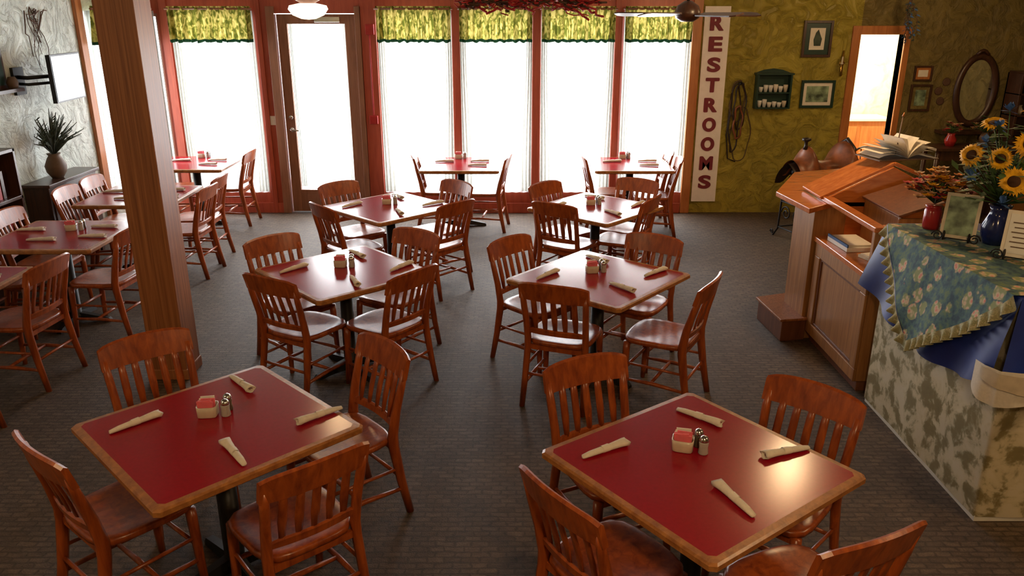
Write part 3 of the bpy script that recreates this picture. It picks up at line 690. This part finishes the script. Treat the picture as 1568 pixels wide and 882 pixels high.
def sunflower(c,d,r):
    d=Vector(d).normalized(); q=d.to_track_quat('Z','Y').to_matrix().to_4x4(); T=Matrix.Translation(c)@q
    mb.lathe([(0,-.012),(r*.36,-.008),(r*.38,.004),(r*.30,.012),(0,.014)],(0,0,0),'seed',16,T=T)
    for L in range(2):
        n=15
        for i in range(n):
            a=2*pi*(i+.5*L)/n; w=r*.13; r0=r*.3; r1=r*(1-.1*L)*random.uniform(.9,1.05); rm=(r0+r1)/2
            def P(rr,ww,z): return (rr*cos(a)-ww*sin(a),rr*sin(a)+ww*cos(a),z)
            mb.add([P(r0,-w*.5,0),P(rm,-w,.012+.006*L),P(r1,0,-.005+.01*L),P(rm,w,.012+.006*L),P(r0,w*.5,0)],[(0,1,2,3,4)],'petal',T=T)
base=Vector((2.70,4.30,ZV+.225))
sf=[((2.64,4.14,1.60),(-.5,-1,.4),.085),((2.80,4.06,1.61),(-.3,-1,.3),.09),((2.88,4.10,1.73),(-.2,-1,.4),.085),((2.72,4.20,1.78),(-.3,-1,.6),.085),((2.86,4.25,1.86),(.1,-.8,.8),.08),((2.98,4.3,1.66),(.5,-.8,.4),.085),((2.53,4.38,1.70),(-1,-.6,.5),.075),((2.66,4.45,1.86),(-.3,-.3,1),.075),((2.9,4.5,1.9),(.3,-.1,1),.075),((2.86,4.0,1.48),(-.1,-1,0),.08),((2.62,4.26,1.70),(-.8,-.8,.3),.07),((2.78,4.14,1.84),(-.2,-1,.6),.075)]
for c,d,r in sf:
    mb.tube([tuple(base),tuple((base+Vector(c))/2+Vector((0,0,.04))),c],.005,'leaf',6); sunflower(c,d,r)
for i in range(220):
    a=random.uniform(0,6.28); p=random.uniform(.1,1.6); R_=random.uniform(.08,.30); c=base+Vector((cos(a)*sin(p)*R_,sin(a)*sin(p)*R_,cos(p)*R_*1.25+.05))
    b=random.uniform(0,6.28); w=.04; o=Vector((cos(b),sin(b),random.uniform(-.3,.6)))*.09; sd=Vector((-sin(b),cos(b),0))*w*.5
    mb.add([tuple(c),tuple(c+o*.5+sd),tuple(c+o),tuple(c+o*.5-sd)],[(0,1,2,3)],'leafdark' if i%6==0 else 'leaf')
    if i%3==0: mb.tube([tuple(base),tuple(c)],.003,'leaf',4)
for c in ((2.60,4.3,1.86),(2.50,4.3,1.60),(2.60,4.14,1.48),(2.8,4.1,1.90),(2.68,4.36,1.94),(2.55,4.3,1.78)):
    for s in range(14):
        a=random.uniform(0,6.28);p=random.uniform(0,2.2); o=Vector((cos(a)*sin(p),sin(a)*sin(p),cos(p)))*.05; sd=Vector((-sin(a),cos(a),0))*.016
        mb.add([c,tuple(Vector(c)+o*.6+sd),tuple(Vector(c)+o),tuple(Vector(c)+o*.6-sd)],[(0,1,2,3)],'bluefl')
    mb.tube([tuple(base),c],.003,'leaf',4)
mb.obj('sunflower_bouquet')
mb=MB(); mb.lathe([(0,0),(.045,0),(.05,.02),(.05,.11),(.04,.13),(.05,.14),(0,.14)],(2.51,4.63,ZV),'redglass',18); bouquet(mb,(2.51,4.63,ZV+.15),.19,130,['orangefl','pinkfl','petal','pinkfl','garland'],.034); mb.obj('dried_flower_jar')
def easel(x,y,rz,w,h,name,pk,fk):
    mb=MB()
    for s in (-1,1):
        mb.tube([(s*w*.35,.0,.02),(s*w*.3,.05,h*.9)],.004,'iron',5)
        mb.tube([(s*w*.35,.05,0.005),(s*w*.35,-.02,.015),(s*w*.35,-.05,.02)]+[(s*w*.35,-.06-.025*cos(a*.7)+.02,.045+.02*sin(a*.7)) for a in range(8)],.005,'iron',5)
        mb.tube([(s*w*.35+s*.03*(1-j/16*.7)*cos(j*.6)+s*.03,-.055,.04+.03*(1-j/16*.7)*sin(j*.6)) for j in range(16)],.004,'iron',5)
    mb.tube([(-w*.35,.0,.02),(w*.35,.0,.02)],.004,'iron',5); mb.tube([(0,.10,.004),(0,.04,h*.8)],.004,'iron',5)
    T=Matrix.Translation((0,-.01,.025))@Matrix.Rotation(-.22,4,'X')
    mb.box((-w/2,-.006,0),(w/2,.004,h),fk,T); mb.box((-w/2+.018,-.008,.018),(w/2-.018,-.006,h-.018),pk,T)
    if fk=='paper':
        for i in range(6): mb.box((-w*.3+.01*(i%2),-.0095,h-.06-i*.025),(w*.3-.015*(i%3),-.008,h-.066-i*.025),'clay',T)
    return mb.obj(name,(x,y,ZV),rz)
easel(2.50,4.32,-.65,.18,.25,'framed_photo_easel','green_print','ceramic')
easel(2.62,3.95,-.65,.17,.24,'menu_card_easel','white','paper')

# ---------------------------------------------------------------- left wall
mb=MB(); mb.box((-4.64,7.45,.08),(-4.40,8.35,.86),'darkwood'); mb.box((-4.64,7.42,.86),(-4.37,8.38,.89),'darkwood')
for yy in (7.5,8.25): mb.box((-4.45,yy,0),(-4.41,yy+.05,.08),'darkwood'); mb.box((-4.63,yy,0),(-4.59,yy+.05,.08),'darkwood')
for i in range(3): mb.box((-4.40,7.49+i*.29,.14),(-4.388,7.74+i*.29,.80),'darkwood')
mb.obj('sideboard',bevel=.004)
mb=MB(); mb.lathe([(0,0),(.05,0),(.09,.06),(.10,.12),(.07,.19),(.05,.22),(.065,.24),(.05,.24),(0,.22)],(-4.49,7.8,.891),'clay',20)
for i in range(80):
    a=random.uniform(0,6.28); p=random.uniform(.1,1.15); L=random.uniform(.22,.46); d=Vector((cos(a)*sin(p)*.5+.1,sin(a)*sin(p),cos(p)))
    b0=Vector((-4.49,7.8,1.11)); e=b0+d*L; e.x=max(e.x,-4.63)
    mid=(b0+e)/2+Vector((0,0,.04)); mid.x=max(mid.x,-4.62)
    mb.tube([tuple(b0),tuple(mid),tuple(e)],[.004,.010,.003],'leafdark',4)
    for q in range(2):
        c=mid.lerp(e,random.random()); o=Vector((random.uniform(0,.05),random.uniform(-.05,.05),.03)); sd=Vector((0,.01,.012))
        mb.add([tuple(c),tuple(c+o*.5+sd),tuple(c+o),tuple(c+o*.5-sd)],[(0,1,2,3)],'leafdark')
mb.obj('potted_plant')
mb=MB(); T=Matrix.Translation((-4.34,8.0,1.84))@Matrix.Rotation(math.radians(95),4,'Z')
mb.box((-.32,-.02,-.22),(.32,.02,.22),'black',T); mb.box((-.305,-.023,-.205),(.305,-.02,.205),'tv',T)
mb.tube([(-4.63,7.70,1.86),(-4.5,7.62,1.86),(-4.37,7.95,1.86)],.018,'black',8); mb.tube([(-4.63,7.70,1.80),(-4.5,7.62,1.80),(-4.37,7.95,1.80)],.014,'black',8)
mb.box((-4.648,7.62,1.7),(-4.62,7.78,1.95),'black'); mb.obj('mounted_television')
mb=MB()
for i in range(9):
    y=random.uniform(7.95,8.4); z=2.45; p=[]
    for s in range(9): p.append((-4.635,max(y,7.62),z)); y+=random.uniform(-.08,.07); z+=random.uniform(-.16,.04)
    mb.tube(p,[.006-.0005*s for s in range(9)],'twig',5)
mb.obj('twig_decoration')
mb=MB(); mb.box((-4.645,7.10,1.75),(-4.50,7.55,1.78),'darkwood'); mb.box((-4.645,7.2,1.78),(-4.62,7.5,2.15),'darkwood'); mb.box((-4.62,7.23,1.81),(-4.615,7.47,2.12),'dgreen')
mb.lathe([(0,0),(.04,0),(.05,.05),(.03,.1),(0,.1)],(-4.56,7.48,1.781),'clay',12); mb.obj('display_shelf')
mb=MB(); x0,x1,y0,y1=-4.64,-4.42,6.35,7.08
mb.box((x0,y0,0),(x1,y0+.03,1.3),'darkwood'); mb.box((x0,y1-.03,0),(x1,y1,1.3),'darkwood'); mb.box((x0,y0,0),(x0+.02,y1,1.3),'darkwood')
for z in (.05,.45,.85,1.27): mb.box((x0,y0,z),(x1,y1,z+.03),'darkwood')
for z in (.48,.88):
    for i in range(9): mb.box((x0+.03,y0+.05+i*.06,z),(x1-.05,y0+.095+i*.06,z+random.uniform(.2,.3)),random.choice(['firered','clay','darkwood']))
mb.obj('bookcase',bevel=.003)

# ---------------------------------------------------------------- ceiling fans + garland
def fan(name,x,y,z,bk,lamp,rot):
    mb=MB(); mb.tube([(0,0,CE-z-.003),(0,0,.10)],.014,'black'); mb.lathe([(0,-.06),(.05,-.06),(.10,-.03),(.11,.02),(.09,.07),(.03,.11),(0,.11)],(0,0,0),bk,24)
    mb.lathe([(0,CE-z-.07),(.03,CE-z-.07),(.07,CE-z-.002),(0,CE-z-.002)],(0,0,0),bk,16)
    for i in range(5):
        T=Matrix.Rotation(rot+i*2*pi/5,4,'Z')@Matrix.Rotation(.22,4,'X')
        mb.box((.09,-.02,-.004),(.18,.02,.004),bk,T)
        mb.prism([(.16,-.05),(.60,-.065),(.65,-.04),(.65,.04),(.60,.065),(.16,.05)],-.005,.005,bk,T)
    if lamp: mb.lathe([(.06,-.06),(.13,-.075),(.14,-.10),(.11,-.14),(.05,-.165),(0,-.17)],(0,0,0),'lamp',24)
    mb.obj(name,(x,y,z))
fan('ceiling_fan',-1.45,6.0,2.56,'doorwood',True,.3)
fan('ceiling_fan',1.50,7.2,2.42,'darkwood',False,.15)
mb=MB(); mb.box((-.9,5.9,2.55),(1.2,6.0,2.67),'post')
mb.tube([(-.5,5.95,2.67),(-.5,5.95,CE-.002)],.03,'post'); mb.tube([(.8,5.95,2.67),(.8,5.95,CE-.002)],.03,'post'); mb.obj('hanging_beam')
mb=MB()
for i in range(70):
    x=random.uniform(-.42,.55); p=[]
    y=5.95; z=2.505+random.uniform(-.03,.04)
    for s in range(7): p.append((x,y+random.uniform(-.05,.05),z)); x+=random.uniform(-.02,.07); z+=random.uniform(-.026,.025)
    mb.tube(p,random.uniform(.004,.009),random.choice(['garland','garland','twig']),5)
mb.obj('red_garland')

# ---------------------------------------------------------------- lights
def area(name,loc,rot,sx,sy,power,col=(1,1,1)):
    l=bpy.data.lights.new(name,'AREA'); l.shape='RECTANGLE'; l.size=sx; l.size_y=sy; l.energy=power; l.color=col
    o=bpy.data.objects.new(name,l); S.collection.objects.link(o); o.location=loc; o.rotation_euler=rot; return o
for i,(a,b_) in enumerate(wins[1:]+[(-2.7,-2.0)]):
    area('daylight',((a+b_)/2,YB+.45,1.4),(-pi/2,0,0),(b_-a)*1.0,2.1,100,(.96,.98,1))
area('daylight',(-5.1,9.45,1.4),(pi/2,0,-pi/2),.8,2.1,130,(.92,.98,1))
def pt(name,loc,power,col=(1,.68,.36),r=.12):
    l=bpy.data.lights.new(name,'POINT'); l.energy=power; l.color=col; l.shadow_soft_size=r
    o=bpy.data.objects.new(name,l); S.collection.objects.link(o); o.location=loc
pt('ceiling_lamp_and_fill',(2.35,5.9,2.7),52); pt('ceiling_lamp_and_fill',(0.6,.3,2.75),90); pt('ceiling_lamp_and_fill',(-3.0,1.5,2.75),50); pt('ceiling_lamp_and_fill',(3.6,2.2,2.75),60)  # first lamp set by the table highlight; the rest added unseen as warm fill
pt('ceiling_lamp_and_fill',(4.3,8.0,2.7),32)  # another added warm fill point, without a fitting
pt('fan_lamp',(-1.45,6.0,2.3),14)
pt('hall_lamp',(4.5,11.2,2.5),260,(1,.90,.70))
w=bpy.data.worlds.new('World'); S.world=w; w.use_nodes=True
bg=w.node_tree.nodes['Background']; bg.inputs[0].default_value=(.97,.99,1,1); bg.inputs[1].default_value=3.5
S.view_settings.view_transform='Standard'
# ---------------------------------------------------------------- camera
cd=bpy.data.cameras.new('camera'); co=bpy.data.objects.new('camera',cd); S.collection.objects.link(co)
co.location=(0,0,2.45); co.rotation_euler=(math.radians(90-19.2),0,0); cd.lens=28.0; cd.sensor_width=36; cd.clip_end=200
S.camera=co
